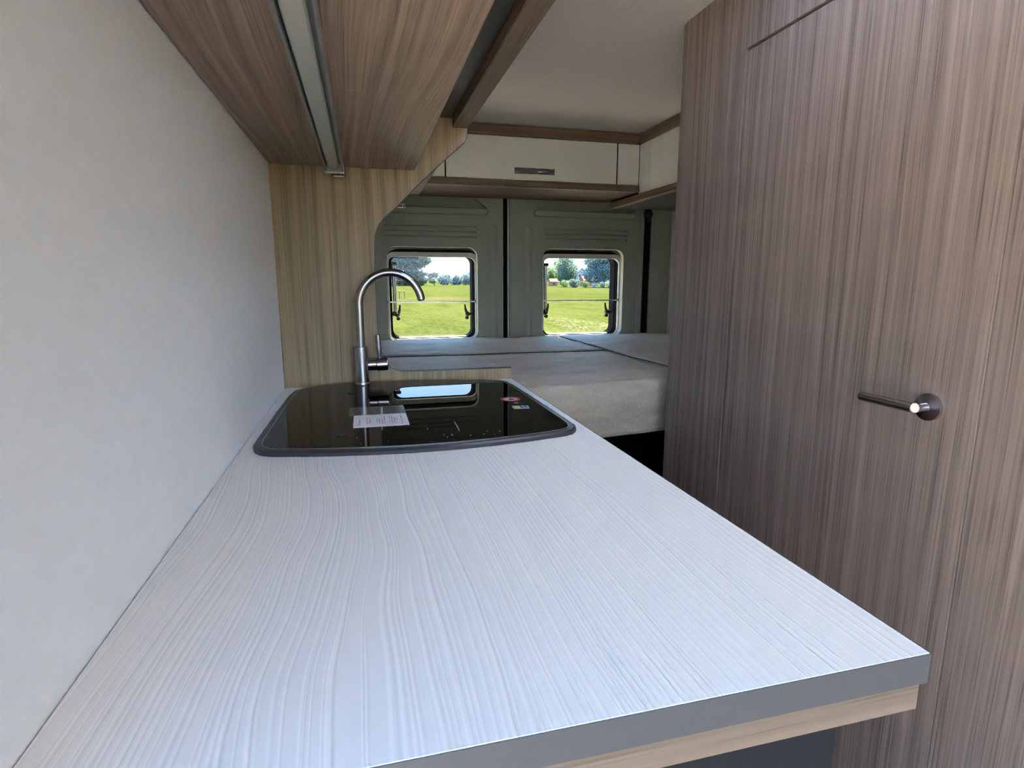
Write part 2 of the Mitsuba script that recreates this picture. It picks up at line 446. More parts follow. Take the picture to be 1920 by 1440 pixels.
def ogroove(x0, x1, z, h=0.011, depth=0.014):
    return man(ext(rrect(x0, x1, z - h / 2, z + h / 2, h * 0.49, 4), YR - 0.01, YR + depth))


def rear_door(n, x0, x1, win, lx0, lx1, pocket, strip, ridge, lab):
    key = f'door_{n}'
    b = bx(x0, x1, YR, YR + 0.034, -0.62, 0.50)
    b = b - man(ext(rrect(lx0, lx1, -0.312, 0.172, 0.050), 2.9, 3.2))
    for z in (0.272, 0.247, 0.222):
        b = b - ogroove(win[0], win[1], z - 0.003)
    # recessed pocket above the ledge, open at the top
    b = b - man(ext(Polygon(pocket), YR - 0.01, YR + 0.028))
    b = b - man(ext(rrect(strip[0] - 0.004, strip[1] + 0.004, 0.330, 0.370, 0.0195, 6), YR - 0.01, YR + 0.010))
    struct(key, b, 'liner_grey', lab)
    # folded lip round the window cut-out
    lip = ext(rrect(lx0 - 0.003, lx1 + 0.003, -0.315, 0.175, 0.052).difference(rrect(lx0 + 0.004, lx1 - 0.004, -0.308, 0.168, 0.047)), YR - 0.004, YR + 0.034)
    put(key + '__window_lip', lip, 'liner_grey')
    # raised ledge strip with its round end
    st = rrect(strip[0], strip[1], 0.334, 0.366, 0.0155, 6)
    s0 = trimesh.convex.convex_hull(np.vstack([ext(st, YR - 0.001, YR + 0.012).vertices, ext(st.buffer(-0.004), YR - 0.007, YR - 0.001).vertices]))
    put(key + '__ledge', s0, 'liner_grey', 30)
    # soft vertical ridge
    r = trimesh.convex.convex_hull(np.vstack([ext(rrect(ridge - 0.022, ridge + 0.022, -0.60, 0.285, 0.02, 4), YR - 0.001, YR + 0.004).vertices,
                                              ext(rrect(ridge - 0.008, ridge + 0.008, -0.60, 0.270, 0.0075, 4), YR - 0.008, YR - 0.002).vertices]))
    put(key + '__ridge', r, 'liner_grey', 30)
    return key


rear_door(1, -0.09, 0.727, (0.112, 0.585), 0.115, 0.592, [(0.02, 0.366), (0.644, 0.366), (0.560, 0.43), (0.560, 0.52), (0.02, 0.52)], (0.02, 0.645), 0.676,
          'left grey lined rear door with three grooves above its window')
rear_door(2, 0.772, 1.535, (0.952, 1.436), 0.944, 1.421, [(0.900, 0.366), (1.480, 0.366), (1.480, 0.52), (0.955, 0.52), (0.955, 0.43)], (0.898, 1.484), 0.866,
          'right grey lined rear door with three grooves above its window')
put('door_1__hinge_rail', cbox(-0.20, -0.092, YR - 0.02, YR + 0.02, -0.62, 0.5), 'liner_grey')
put('door_2__edge_flange', trimesh.util.concatenate([cbox(0.762, 0.775, YR - 0.004, YR + 0.03, -0.62, 0.5, 0.003), cbox(1.505, 1.537, YR - 0.006, YR + 0.03, -0.62, 0.5, 0.004)]), 'liner_grey')
struct('trim_1', cbox(0.722, 0.752, YR + 0.018, YR + 0.05, -0.62, 0.50, 0.004), 'rubber_black', 'black rubber seal in the gap between the two rear doors')
put('trim_1__bright_strip', lathe([(0, 0), (0.0062, 0), (0.0062, 1.12), (0, 1.12)], (0.7555, YR + 0.004, -0.62), (0, 0, 1), 16), 'aluminium', 30)
struct('trim_2', cbox(1.536, 1.578, YR + 0.0, YR + 0.05, -0.62, 0.40, 0.004), 'rubber_black', 'black rubber seal on the hinge side of the right rear door')
pil = bx(1.578, XR + 0.02, YR - 0.012, YR + 0.03, -0.62, 0.50) - (man(ext(rrect(1.588, 1.685, 0.235, 0.42, 0.022), YR - 0.03, YR - 0.008)) - man(ext(rrect(1.591, 1.682, 0.238, 0.417, 0.020), YR - 0.03, YR)))
struct('trim_3', pil, 'liner_grey', 'grey pillar lining right of the right rear door with a rounded embossed panel')

# ------------------------------------------------------------------ the two rear windows
HANDLES = {1: (0.172, 0.547), 2: (0.990, 1.364)}


def window(n, lab):
    k = f'window_{n}'
    x0, x1 = WIN[n]
    z0, z1 = WZ
    outer = rrect(x0 - 0.026, x1 + 0.024, z0 - 0.012, z1 + 0.014, 0.040)
    inner = rrect(x0 - 0.014, x1 + 0.010, z0 - 0.003, z1 - 0.010, 0.034)
    ring = ext(outer.difference(inner), 3.040, 3.062)
    struct(k, ring, 'frame_cream', lab)
    for dx in ((x0 - 0.022, x0 - 0.013), (x1 + 0.010, x1 + 0.020)):
        put(k + '__blind_guide', cbox(dx[0], dx[1], 3.034, 3.042, z0 + 0.01, z1, 0.003), 'frame_cream')
    seal = ext(rrect(x0 - 0.03, x1 + 0.03, z0 - 0.03, z1 + 0.03, 0.07).difference(rrect(x0, x1, z0, z1, 0.042)), 3.075, 3.134)
    put(k + '__seal', seal, 'rubber_black')
    gasket = ext(rrect(x0 - 0.03, x1 + 0.03, z0 - 0.03, z1 + 0.03, 0.07).difference(rrect(x0 - 0.004, x1 + 0.004, z0 - 0.004, z1 + 0.004, 0.042)), 3.058, 3.078)
    put(k + '__inner_seal', gasket, 'rubber_black')
    sill = cbox(x0 + 0.03, x1 - 0.03, 3.075, 3.150, z0 - 0.010, z0 + 0.002, 0.002)
    put(k + '__sill', sill, 'plastic_white')
    rim = ext(rrect(x0 - 0.008, x1 + 0.008, z0 - 0.008, z1 + 0.008, 0.050).difference(rrect(x0 + 0.003, x1 - 0.001, z0 + 0.003, z1 - 0.003, 0.041)), 3.137, 3.140)
    put(k + '__pane_edge', rim, 'plastic_black')
    # acrylic pane: one sheet
    poly = rrect(x0 - 0.02, x1 + 0.02, z0 - 0.02, z1 + 0.02, 0.05)
    v2, f2 = trimesh.creation.triangulate_polygon(poly, engine='earcut')
    pane = trimesh.Trimesh(np.stack([v2[:, 0], np.full(len(v2), 3.152), v2[:, 1]], 1), f2, process=False)
    put(k + '__pane', pane, 'acrylic')
    # pull bar of the blind with two end clips
    zb = -0.110
    put(k + '__blind_bar', cbox(x0 - 0.024, x1 + 0.020, 3.044, 3.052, zb - 0.0032, zb + 0.0032, 0.001), 'steel')
    for xe in (x0 - 0.022, x1 + 0.014):
        c = put(k + '__clip', cbox(xe - 0.008, xe + 0.008, 3.036, 3.054, zb - 0.007, zb + 0.007, 0.002), 'liner_dark')
    # stay arm on the left: two bright tubes in black brackets
    xs = x0 + 0.010
    put(k + '__stay', [tube([(xs, 3.085, 0.085), (xs + 0.002, 3.085, -0.165)], 0.0056, 14), tube([(xs + 0.011, 3.09, 0.085), (xs + 0.010, 3.09, -0.165)], 0.0040, 14)], 'chrome', 40)
    put(k + '__stay_bracket', [cbox(xs - 0.012, xs + 0.020, 3.078, 3.105, 0.078, 0.094, 0.003), cbox(xs - 0.008, xs + 0.018, 3.078, 3.105, -0.185, -0.160, 0.003)], 'plastic_black')
    # latches: a mount on the seal, a block on the pane and an upright curved lever
    for side, xh in ((1, HANDLES[n][0]), (-1, HANDLES[n][1])):
        def q(a, b):
            return xh + side * a, -0.178 + b
        pts = [(0.002, 0.0), (0.008, 0.012), (0.0125, 0.028), (0.0145, 0.045), (0.0145, 0.052)]
        path = [(q(a, b)[0], 3.078, q(a, b)[1]) for a, b in pts]
        lever = tube(path, [0.0085, 0.0075, 0.0058, 0.0046, 0.0040], 12)
        hub = lathe([(0, 0), (0.0125, 0), (0.0125, 0.018), (0.009, 0.022), (0, 0.022)], (xh, 3.092, -0.178), (0, -1, 0), 20)
        knob = lathe([(0, 0), (0.0095, 0), (0.0095, 0.014), (0, 0.016)], (q(0.004, -0.020)[0], 3.090, -0.198), (0, -1, 0), 18)
        arm = cbox(min(xh, xh - side * 0.032), max(xh, xh - side * 0.032), 3.078, 3.090, -0.184, -0.172, 0.002)
        t = put(k + '__latch', [hub, knob, arm], 'plastic_black', 40)
        put(t + '__lever', lever, 'plastic_black', 40)


window(1, 'left rear window with cream blind frame, seen behind the tap')
window(2, 'right rear window with cream blind frame')

# ------------------------------------------------------------------ partition board at the end of the kitchen
YP0, YP1 = 1.500, 1.516
S = 1.500 / 1.530
edge = [(0.277, 0.383), (0.276, 0.360), (0.270, 0.349), (0.257, 0.337), (0.213, 0.299), (0.143, 0.235), (0.095, 0.186), (0.061, 0.157), (0.046, 0.138), (0.038, 0.118), (0.0345, 0.095),
        (0.033, 0.035), (0.033, -0.101), (0.035, -0.155), (0.040, -0.182), (0.047, -0.203), (0.058, -0.222), (0.073, -0.233), (0.092, -0.238), (0.115, -0.239), (0.3935, -0.2405), (0.395, -0.244), (0.3935, -0.300)]
pb = [(x * S, z * S) for x, z in edge]
poly = Polygon([(XL, ZC), (0.272, ZC)] + pb + [(0.386, ZF + 0.002), (XL, ZF + 0.002)])
pk = put('partition_board', ext(poly, YP0, YP1), 'wood_vertical')
tag(pk, 'brown grained partition board with a curved cut-out, behind the tap', 'partition')
# pale edging strip following the curved cut-out
ring = Polygon(pb).exterior if False else None
line = np.array(pb[:-2])
nrm = []
from shapely.geometry import LineString
strip = LineString(line).buffer(0.0009, cap_style=2)
put(pk + '__edge_band', ext(strip, YP0 - 0.0006, YP1 + 0.0006), 'edge_grey')

# ------------------------------------------------------------------ worktop, cabinet
ZW, WT = -0.265, 0.024
YW0, YW1, XW = 0.284, 1.4995, 0.386
top = ext(sbox(XL, YW0, XW, YW1), ZW - WT, ZW, 'xy')
wk = put('worktop', cbox(XL + 0.001, XW, YW0, YW1, ZW - WT, ZW, 0.0005), 'worktop_white')
tag(wk, 'white wood grained kitchen worktop running from the camera to the partition', 'worktop')
put(wk + '__edge_band', [cbox(XL + 0.002, XW, YW0 - 0.0009, YW0 - 0.0001, ZW - WT, ZW - 0.0002, 0.0003),
                         cbox(XW + 0.0002, XW + 0.0018, YW0, YW1, ZW - WT, ZW - 0.0002, 0.0006)], 'edge_grey')
labels[wk + '__edge_band'] = {'label': 'grey edge strip'}
ck = 'kitchen_cabinet'
tag(ck, 'kitchen cabinet under the white worktop with a pale wood rail over a dark recess', 'cabinet')
zt = ZW - WT - 0.0005
put(ck + '__rail', cbox(XL + 0.003, XW - 0.004, YW0 + 0.001, YW0 + 0.018, zt - 0.022, zt, 0.001), 'wood_end')
put(ck + '__end_panel', cbox(XL + 0.003, XW - 0.010, YW0 + 0.060, YW0 + 0.076, ZF + 0.002, zt, 0.001), 'cavity_shade')
put(ck + '__front_panel', cbox(XW - 0.024, XW - 0.006, YW0 + 0.078, YW1 - 0.003, ZF + 0.09, zt, 0.001), 'wood_panel')
put(ck + '__plinth', cbox(XL + 0.003, XW - 0.05, YW0 + 0.078, YW1 - 0.004, ZF + 0.002, ZF + 0.088, 0.001), 'cavity_shade')

# ------------------------------------------------------------------ hob and sink unit under one black glass lid
right = [(0.337, 1.443), (0.352, 1.419), (0.358, 1.371), (0.362, 1.207), (0.364, 1.062), (0.365, 0.985), (0.3645, 0.952), (0.358, 0.927), (0.346, 0.911), (0.328, 0.901),
         (0.265, 0.886), (0.199, 0.875), (0.137, 0.869), (0.092, 0.868)]
left = [(0.184 - x, y) for x, y in right[::-1][1:]]
outline = Polygon(right + left + [(-0.10, 1.478), (-0.037, 1.502), (0.016, 1.509), (0.125, 1.494), (0.221, 1.477), (0.29, 1.459)])
outline = outline.buffer(-0.02).buffer(0.02)
outline = outline.intersection(sbox(XL + 0.004, 0.5, 1, YW1 - 0.004))
outline = outline.buffer(-0.006).buffer(0.006, quad_segs=10)
hk = 'hob_unit'
tag(hk, 'hob and sink unit under a bow fronted black glass lid in the worktop', 'hob')
rim_o, rim_i = outline, outline.buffer(-0.014)
base = ext(rim_o.buffer(-0.0035), ZW + 0.0072, ZW + 0.0090, 'xy')


def ringband(o, i, z0, z1):
    return ext(o.difference(i), z0, z1, 'xy')


def ringloft(o0, o1, i, z0, z1, m=160):
    """A sloped band from outline o0 at z0 to o1 at z1."""
    from shapely.geometry import Point
    a = np.array([o0.exterior.interpolate(t, normalized=True).coords[0] for t in np.linspace(0, 1, m, endpoint=False)])
    b = np.array([o1.exterior.interpolate(o1.exterior.project(Point(*p))).coords[0] for p in a])
    v = np.vstack([np.c_[a, np.full(m, z0)], np.c_[b, np.full(m, z1)]])
    f = []
    for j in range(m):
        k = (j + 1) % m
        f += [[j, k, m + k], [j, m + k, m + j]]
    t = trimesh.Trimesh(v, np.array(f), process=False)
    if not Polygon(a).exterior.is_ccw:
        t.invert()
    return t


put(hk + '__rim', [ringband(rim_o, rim_i, ZW + 0.0001, ZW + 0.0055), ringloft(rim_o, rim_o.buffer(-0.004), None, ZW + 0.0055, ZW + 0.0085), ringband(rim_o.buffer(-0.004), rim_i, ZW + 0.0050, ZW + 0.0085)], 'hob_rim')
put(hk + '__bright_bead', ringband(rim_o.buffer(-0.0125), rim_o.buffer(-0.0142), ZW + 0.006, ZW + 0.0096), 'rim_gloss')
ZL = -0.255
put(hk + '__glass_lid', ext(rim_o.buffer(-0.0147), ZW + 0.004, ZL, 'xy'), 'black_glass')


def disc(r, n=40):
    a = np.arange(n) * 2 * np.pi / n
    return Polygon(np.c_[np.cos(a) * r, np.sin(a) * r])


from shapely import affinity
# two round hinge plugs at the left of the lid
for (x, y) in ((-0.036, 1.335), (-0.045, 0.965)):
    put(hk + '__plug', ext(affinity.translate(disc(0.0075), x, y), ZL, ZL + 0.0012, 'xy'), 'plastic_black')

# labels stuck on the glass
zs = ZL + 0.0002
sk = 'warning_label'
tag(sk, 'white printed label lying on the black glass lid, with a see-through upper strip', 'label')
put(sk + '__paper', ext(Polygon([(-0.027, 1.010), (0.071, 1.010), (0.071, 1.103), (-0.027, 1.103)]), zs, zs + 0.0006, 'xy'), 'paper_print')
put(sk + '__clear_strip', ext(Polygon([(-0.036, 1.1032), (0.071, 1.1032), (0.071, 1.178), (-0.036, 1.178)]), zs, zs + 0.0004, 'xy'), 'clear_film')
labels[sk + '__clear_strip'] = {'label': 'transparent dark strip with fine print'}
sk = 'round_sticker'
tag(sk, 'round white warning sticker with a red ring on the black glass', 'sticker')
put(sk + '__red_ring', ext(affinity.translate(disc(0.0215).difference(disc(0.0150)), 0.302, 1.182), zs, zs + 0.0004, 'xy'), 'sticker_red')
put(sk + '__white_face', ext(affinity.translate(disc(0.0149), 0.302, 1.182), zs, zs + 0.0003, 'xy'), 'sticker_white')
put(sk + '__symbol', ext(unary_union([sbox(0.297, 1.172, 0.309, 1.178), sbox(0.300, 1.178, 0.303, 1.191), sbox(0.305, 1.180, 0.308, 1.188)]), zs + 0.0003, zs + 0.0005, 'xy'), 'plastic_black')
sk = 'mark_sticker'
tag(sk, 'tiny black and white sticker between the round sticker and the striped one', 'sticker')
put(sk + '__black_face', ext(sbox(0.296, 1.130, 0.318, 1.147), zs, zs + 0.0003, 'xy'), 'plastic_black')
put(sk + '__white_mark', ext(sbox(0.300, 1.138, 0.308, 1.144), zs + 0.0003, zs + 0.0005, 'xy'), 'sticker_white')
sk = 'colour_sticker'
tag(sk, 'small oblong white sticker with yellow and blue fields on the black glass', 'sticker')
put(sk + '__white_face', ext(Polygon([(0.285, 1.087), (0.317, 1.084), (0.3205, 1.111), (0.287, 1.114)]), zs, zs + 0.0003, 'xy'), 'sticker_white')
put(sk + '__yellow_field', ext(sbox(0.2905, 1.0885, 0.2985, 1.110), zs + 0.0003, zs + 0.0005, 'xy'), 'sticker_yellow')
put(sk + '__blue_field', ext(unary_union([sbox(0.3015, 1.089, 0.3075, 1.108), sbox(0.3105, 1.090, 0.316, 1.108)]), zs + 0.0003, zs + 0.0005, 'xy'), 'sticker_blue')
# thin pale streak and crumbs
tag(put('pale_streak', tube([(0.1516, 1.007, zs + 0.001), (0.1508, 0.97, zs + 0.0018), (0.150, 0.938, zs + 0.001)], [0.0007, 0.0011, 0.0005], 8), 'crumb_white'),
    'thin pale streak on the black glass lid', 'splinter')
rng = np.random.default_rng(4)
cr = []
spots = [(0.118, 0.905), (0.124, 0.925), (0.133, 0.912), (0.141, 0.905), (0.165, 0.915), (0.185, 0.912), (0.196, 0.935), (0.205, 0.905), (0.216, 0.918), (0.281, 0.915), (0.071, 0.95), (0.03, 0.905), (-0.012, 0.90), (-0.02, 0.935), (0.10, 0.97)]
for (x, y) in spots:
    for _ in range(1):
        s = trimesh.creation.icosphere(subdivisions=1, radius=rng.uniform(0.0004, 0.0011))
        s.apply_scale([1, rng.uniform(1, 2.2), 0.6])
        s.apply_translation([x + rng.normal(0, 0.004), y + rng.normal(0, 0.006), zs + 0.0006])
        cr.append(s)
tag(put('crumbs', cr, 'crumb_white'), 'white crumbs scattered on the front of the black glass lid', 'crumbs', kind='stuff')

# ------------------------------------------------------------------ tap
fk = 'tap'
tag(fk, 'tall chrome swan neck tap at the far edge of the worktop', 'tap')
fx, fy = -0.010, 1.462
put(fk + '__base_ring', lathe([(0, 0), (0.0188, 0), (0.0188, 0.004), (0.0178, 0.006), (0, 0.006)], (fx, fy, ZW + 0.0095), (0, 0, 1)), 'chrome', 40)
put(fk + '__body', lathe([(0, 0), (0.0175, 0), (0.0175, 0.085), (0.0165, 0.0875), (0, 0.0875)], (fx, fy, ZW + 0.0155), (0, 0, 1)), 'chrome', 40)
R = 0.0765
path = [(fx, fy, ZW + 0.10), (fx, fy, -0.12), (fx, fy, -0.095), (fx, fy, -0.0700)]
zc = -0.059
path += [(fx + R - R * math.cos(t), fy, zc + R * math.sin(t) * 1.03) for t in np.linspace(0.0, math.radians(171), 36)]
put(fk + '__spout', tube(path, 0.0098, 32), 'chrome', 40)
e = np.array(path[-1])
dv = np.array(path[-1]) - np.array(path[-2])
put(fk + '__aerator', lathe([(0, 0), (0.0080, 0), (0.0080, 0.004), (0, 0.004)], e - dv / np.linalg.norm(dv) * 0.001, dv, 24), 'plastic_black', 40)
put(fk + '__valve_arm', lathe([(0, 0), (0.0155, 0), (0.0155, 0.0195), (0, 0.0195)], (fx + 0.015, fy, -0.207), (1, 0, 0)), 'chrome', 40)
kn = put(fk + '__knob', lathe([(0, 0), (0.0165, 0), (0.0165, 0.0245), (0.0145, 0.0275), (0, 0.0275)], (fx + 0.0365, fy, -0.207), (1, 0, 0)), 'chrome', 40)
put(kn + '__lever', tube([(0.034, fy, -0.192), (0.0335, fy, -0.180), (0.033, fy, -0.168), (0.0315, fy, -0.133)], [0.0045, 0.0050, 0.0068, 0.0066], 20), 'chrome', 40)
put(fk + '__gap_ring', lathe([(0, 0), (0.0140, 0), (0.0140, 0.003), (0, 0.003)], (fx + 0.0342, fy, -0.207), (1, 0, 0)), 'plastic_black', 40)

# ------------------------------------------------------------------ overhead locker above the kitchen
ok = 'kitchen_overhead_locker'
tag(ok, 'brown wood overhead locker above the worktop with a lowered box underneath', 'cupboard')
ZP = 0.268
put(ok + '__box', cbox(XL + 0.001, 0.138, -0.45, YP0 - 0.001, ZP, 0.395, 0.002), 'wood_pod')
for (x, y) in ((0.001, 0.922), (0.107, 0.930), (0.001, 1.472), (0.097, 1.462)):
    put(ok + '__screw_cover', ext(affinity.translate(disc(0.0135), x, y), ZP - 0.0010, ZP, 'xy'), 'wood_pod')
put(ok + '__base_board', cbox(XL + 0.001, 0.233, -0.45, YP0 - 0.001, 0.396, 0.412, 0.001), 'dark_board')
put(ok + '__front_rail', cbox(0.234, 0.272, -0.45, YP0 - 0.001, 0.374, 0.414, 0.0015), 'wood_beam')
put(ok + '__front', cbox(0.252, 0.270, -0.45, YP0 - 0.001, 0.415, ZC - 0.001, 0.0015), 'gloss_white')
lk = 'light_rail'
tag(lk, 'narrow aluminium rail fixed beneath the overhead locker, with a pale end cap', 'rail')
prof = sbox(-0.070, ZP - 0.022, -0.030, ZP - 0.0005).difference(sbox(-0.0675, ZP - 0.03, -0.0325, ZP - 0.003))
put(lk + '__channel', ext(prof, -0.40, 1.440), 'aluminium')
put(lk + '__insert', cbox(-0.064, -0.040, -0.40, 1.440, ZP - 0.016, ZP - 0.004, 0.002), 'liner_grey')
cp = put(lk + '__end_cap', [cbox(-0.071, -0.0285, 1.441, 1.452, ZP - 0.024, ZP - 0.0005, 0.001), cbox(-0.071, -0.0285, 1.425, 1.441, ZP - 0.026, ZP - 0.0225, 0.001)], 'frame_cream')
put(cp + '__screw', lathe([(0, 0), (0.006, 0), (0.005, 0.002), (0, 0.002)], (-0.046, 1.433, ZP - 0.0261), (0, 0, -1), 18), 'chrome', 40)
put(lk + '__clip', cbox(-0.060, -0.028, 1.454, 1.484, ZP - 0.024, ZP - 0.0006, 0.003), 'plastic_black')
put(lk + '__tongue', cbox(-0.055, -0.030, 1.462, 1.486, ZP - 0.029, ZP - 0.0245, 0.001), 'aluminium')

# ------------------------------------------------------------------ cupboards round the bed
YC = 2.62
rk = 'rear_cupboard'
tag(rk, 'white cupboard across the rear doors with a chrome pull in its flap', 'cupboard')
handle_cut = bx(0.689, 0.880, YC - 0.05, YC + 0.05, 0.4765, 0.5035)
door = man(cbox(0.3780, 1.188, YC, YC + 0.018, 0.4485, 0.633, 0.0015)) - handle_cut
dk = put(rk + '__flap', door, 'gloss_white')
hd = put(dk + '__handle_recess', man(cbox(0.684, 0.885, YC + 0.0005, YC + 0.017, 0.472, 0.508, 0.001)) - bx(0.691, 0.878, YC - 0.01, YC + 0.012, 0.4785, 0.5015), 'liner_dark')
plate = trimesh.creation.icosphere(subdivisions=3, radius=1.0)
plate.apply_scale([0.034, 0.006, 0.0088])
plate.apply_translation([0.832, YC + 0.003, 0.4895])
pulls = [tube([(x, YC + 0.002, z) for x, z in ((0.697, 0.4855), (0.715, 0.4822), (0.735, 0.4805), (0.752, 0.482), (0.766, 0.4815), (0.777, 0.4790))], [0.0030, 0.0045, 0.0036, 0.0042, 0.0036, 0.0024], 14),
         plate, tube([(x, YC + 0.003, z) for x, z in ((0.692, 0.4985), (0.74, 0.4995), (0.80, 0.4990), (0.85, 0.4965), (0.872, 0.4890), (0.878, 0.4840))], [0.0018, 0.0022, 0.0024, 0.0022, 0.0020, 0.0018], 10)]
put(dk + '__handle', pulls, 'chrome', 40)
put(rk + '__left_panel', cbox(0.20, 0.3725, YC, YC + 0.018, 0.4485, 0.633, 0.0015), 'gloss_white')
put(rk + '__corner_panel', cbox(1.1937, 1.303, YC, YC + 0.018, 0.4485, 0.633, 0.0015), 'gloss_white')
put(rk + '__carcass', cbox(XL + 0.002, 1.303, YC + 0.019, YR - 0.002, 0.4485, 0.66, 0.001), 'dark_board')
for xg in (0.3738, 1.1895):
    put(rk + '__gap_shadow', cbox(xg - 0.0008, xg + 0.0035, YC + 0.0022, YC + 0.0175, 0.4490, 0.6325, 0.0004), 'rubber_black')  # black strip put into the door gap as its shadow
put(rk + '__shelf_lip', cbox(0.292, 1.303, YC - 0.012, YC + 0.012, 0.416, 0.4470, 0.002), 'wood_shelf')
put(rk + '__shelf', cbox(0.292, 1.303, YC + 0.0125, YR - 0.002, 0.417, 0.4470, 0.001), 'wood_shelf_shaded')
tr = put(rk + '__top_trim', cbox(0.20, 1.2935, YC - 0.016, YC + 0.004, 0.6345, ZC - 0.001, 0.0015), 'wood_shelf')

sk = 'side_cupboard'
tag(sk, 'white wall cupboard at the right of the bed, meeting the rear cupboard', 'cupboard')
XS = 1.304
put(sk + '__door', cbox(XS, XS + 0.018, 1.70, 2.40, 0.4080, 0.633, 0.0015), 'gloss_white')
put(sk + '__filler', cbox(XS, XS + 0.018, 2.4015, 2.502, 0.4080, 0.633, 0.0015), 'gloss_white')
put(sk + '__corner_panel', cbox(XS, XS + 0.018, 2.5045, YC - 0.0005, 0.4080, 0.633, 0.0015), 'gloss_white')
put(sk + '__carcass', cbox(XS + 0.019, XR - 0.001, 1.70, YR - 0.014, 0.4080, 0.66, 0.001), 'dark_board')
put(sk + '__lip', cbox(XS - 0.008, XS + 0.020, 1.68, 2.93, 0.374, 0.4070, 0.002), 'wood_beam')
put(sk + '__base_board', cbox(XS + 0.021, XR - 0.001, 1.68, 2.93, 0.378, 0.4065, 0.002), 'dark_board')
put(sk + '__top_trim', cbox(XS - 0.010, XS + 0.004, 1.68, YC - 0.017, 0.6345, ZC - 0.001, 0.0015), 'wood_beam')

sk = 'bed_side_locker'
tag(sk, 'white locker along the left of the bed, seen as a narrow strip behind the partition', 'cupboard')
put(sk + '__front', cbox(0.272, 0.290, YP1 + 0.002, YC - 0.02, 0.452, ZC - 0.001, 0.0015), 'gloss_white')
put(sk + '__bottom_rail', cbox(0.243, 0.290, YP1 + 0.002, 2.93, 0.412, 0.4475, 0.002), 'liner_dark')
put(sk + '__base_board', cbox(XL + 0.001, 0.242, YP1 + 0.002, 2.93, 0.438, 0.446, 0.001), 'dark_board')
sk = 'cable_connector'
tag(sk, 'small white connector block hanging under the left locker beside the partition', 'connector')
put(sk + '__block', cbox(0.176, 0.214, 2.86, 2.885, 0.342, 0.362, 0.002), 'plastic_white')
for i in range(3):
    put(sk + '__pin', cbox(0.180 + i * 0.012, 0.186 + i * 0.012, 2.858, 2.8605, 0.343, 0.352, 0.0005), 'plastic_black')
put(sk + '__cable', tube([(0.195, 2.873, 0.360), (0.193, 2.873, 0.40), (0.19, 2.873, 0.439)], 0.006, 12), 'plastic_black', 40)
tag(put('hinge', [cbox(1.522, 1.562, 2.95, 2.985, 0.345, 0.373, 0.004), lathe([(0, 0), (0.010, 0), (0.010, 0.045), (0, 0.045)], (1.545, 2.965, 0.316), (0, 0, 1), 16)], 'plastic_black', 40),
    'black hinge under the corner of the right cupboard, above the seal', 'hinge')

# ------------------------------------------------------------------ bed
ZB0, ZB = -0.478, -0.303
bg = 'cushions making up the bed'
m2 = cushion(XL + 0.005, 1.030, 1.525, 2.312, ZB0, ZB, r=0.012, seed=1, front=lambda x: 0.14 * np.maximum(x - 0.42, 0))
tag(put('bed_cushion', m2, 'fabric', True), 'large beige grey bed cushion nearest the kitchen, with its front edge in view', 'cushion', bg)
tag(put('bed_cushion', cushion(XL + 0.005, 1.030, 2.322, 2.985, ZB0, ZB + 0.004, r=0.014, seed=2), 'fabric', True), 'beige grey bed cushion against the rear doors, under the left window', 'cushion', bg)
tag(put('bed_cushion', cushion(1.038, XR - 0.005, 1.60, 2.982, ZB0, ZB + 0.006, r=0.014, seed=3), 'fabric', True), 'long beige grey bed cushion along the right wall, right of the lengthwise seam', 'cushion', bg)
put('bed_cushion_001__seam_shade', tube([(x, 2.317 + 0.0015 * math.sin(x * 9), ZB + 0.001 + 0.0015 * math.sin(x * 13)) for x in np.linspace(XL + 0.02, 1.02, 60)], 0.0024, 10), 'crevice_shade', True)  # dark cords painted in for the shade of the cushion crevices
put('bed_cushion_002__seam_shade', tube([(1.0335 + 0.002 * math.sin(y * 8), y, ZB + 0.002 + 0.0015 * math.sin(y * 11)) for y in np.linspace(1.62, 2.965, 70)], 0.0024, 10), 'crevice_shade', True)
labels['bed_cushion_001__seam_shade'] = {'label': 'dark cord painted in as seam shade'}
labels['bed_cushion_002__seam_shade'] = {'label': 'dark cord painted in as seam shade'}
tag('bed_platform', 'bed platform beneath the cushions, painted near black as the dark void there', 'bed frame')
put('bed_platform__slat_board', cbox(XL + 0.003, XR - 0.003, 1.80, 2.98, ZB0 - 0.034, ZB0 - 0.016, 0.001), 'cavity_shade')
put('bed_platform__bulkhead', cbox(XL + 0.003, XR - 0.003, 2.20, 2.216, ZF + 0.002, ZB0 - 0.035, 0.001), 'cavity_shade')
put('bed_platform__side_panel', cbox(XR - 0.05, XR - 0.003, 1.60, 2.19, ZF + 0.002, ZB0 - 0.035, 0.001), 'cavity_shade')

# ------------------------------------------------------------------ washroom wall on the right of the aisle
XB = 0.872
y_end = 1.50
wb = bx(XB, XB + 0.022, -0.7, y_end, ZF, ZC) - bx(XB - 0.1, XB + 0.1, 0.62, 1.24, ZF + 0.06, 0.52)
struct('wall_washroom', wb, 'wood_panel', 'dark brown wood wall at the right of the aisle')
put('wall_washroom__corner_post', cbox(XB + 0.0008, XB + 0.048, y_end + 0.0025, y_end + 0.019, ZF + 0.001, ZC - 0.001, 0.003), 'wood_panel')
put('wall_washroom__edge_band', cbox(XB - 0.0010, XB + 0.022, y_end + 0.0002, y_end + 0.0023, ZF + 0.001, ZC - 0.001, 0.0004), 'wood_end')
put('wall_washroom__return', cbox(XB + 0.05, XR - 0.001, y_end - 0.018, y_end, ZF + 0.001, ZC - 0.001, 0.001), 'wood_panel')
struct('door_3', cbox(XB + 0.003, XB + 0.02, 0.624, 1.236, ZF + 0.064, 0.516, 0.002), 'wood_panel', 'brown washroom door in the brown wall')
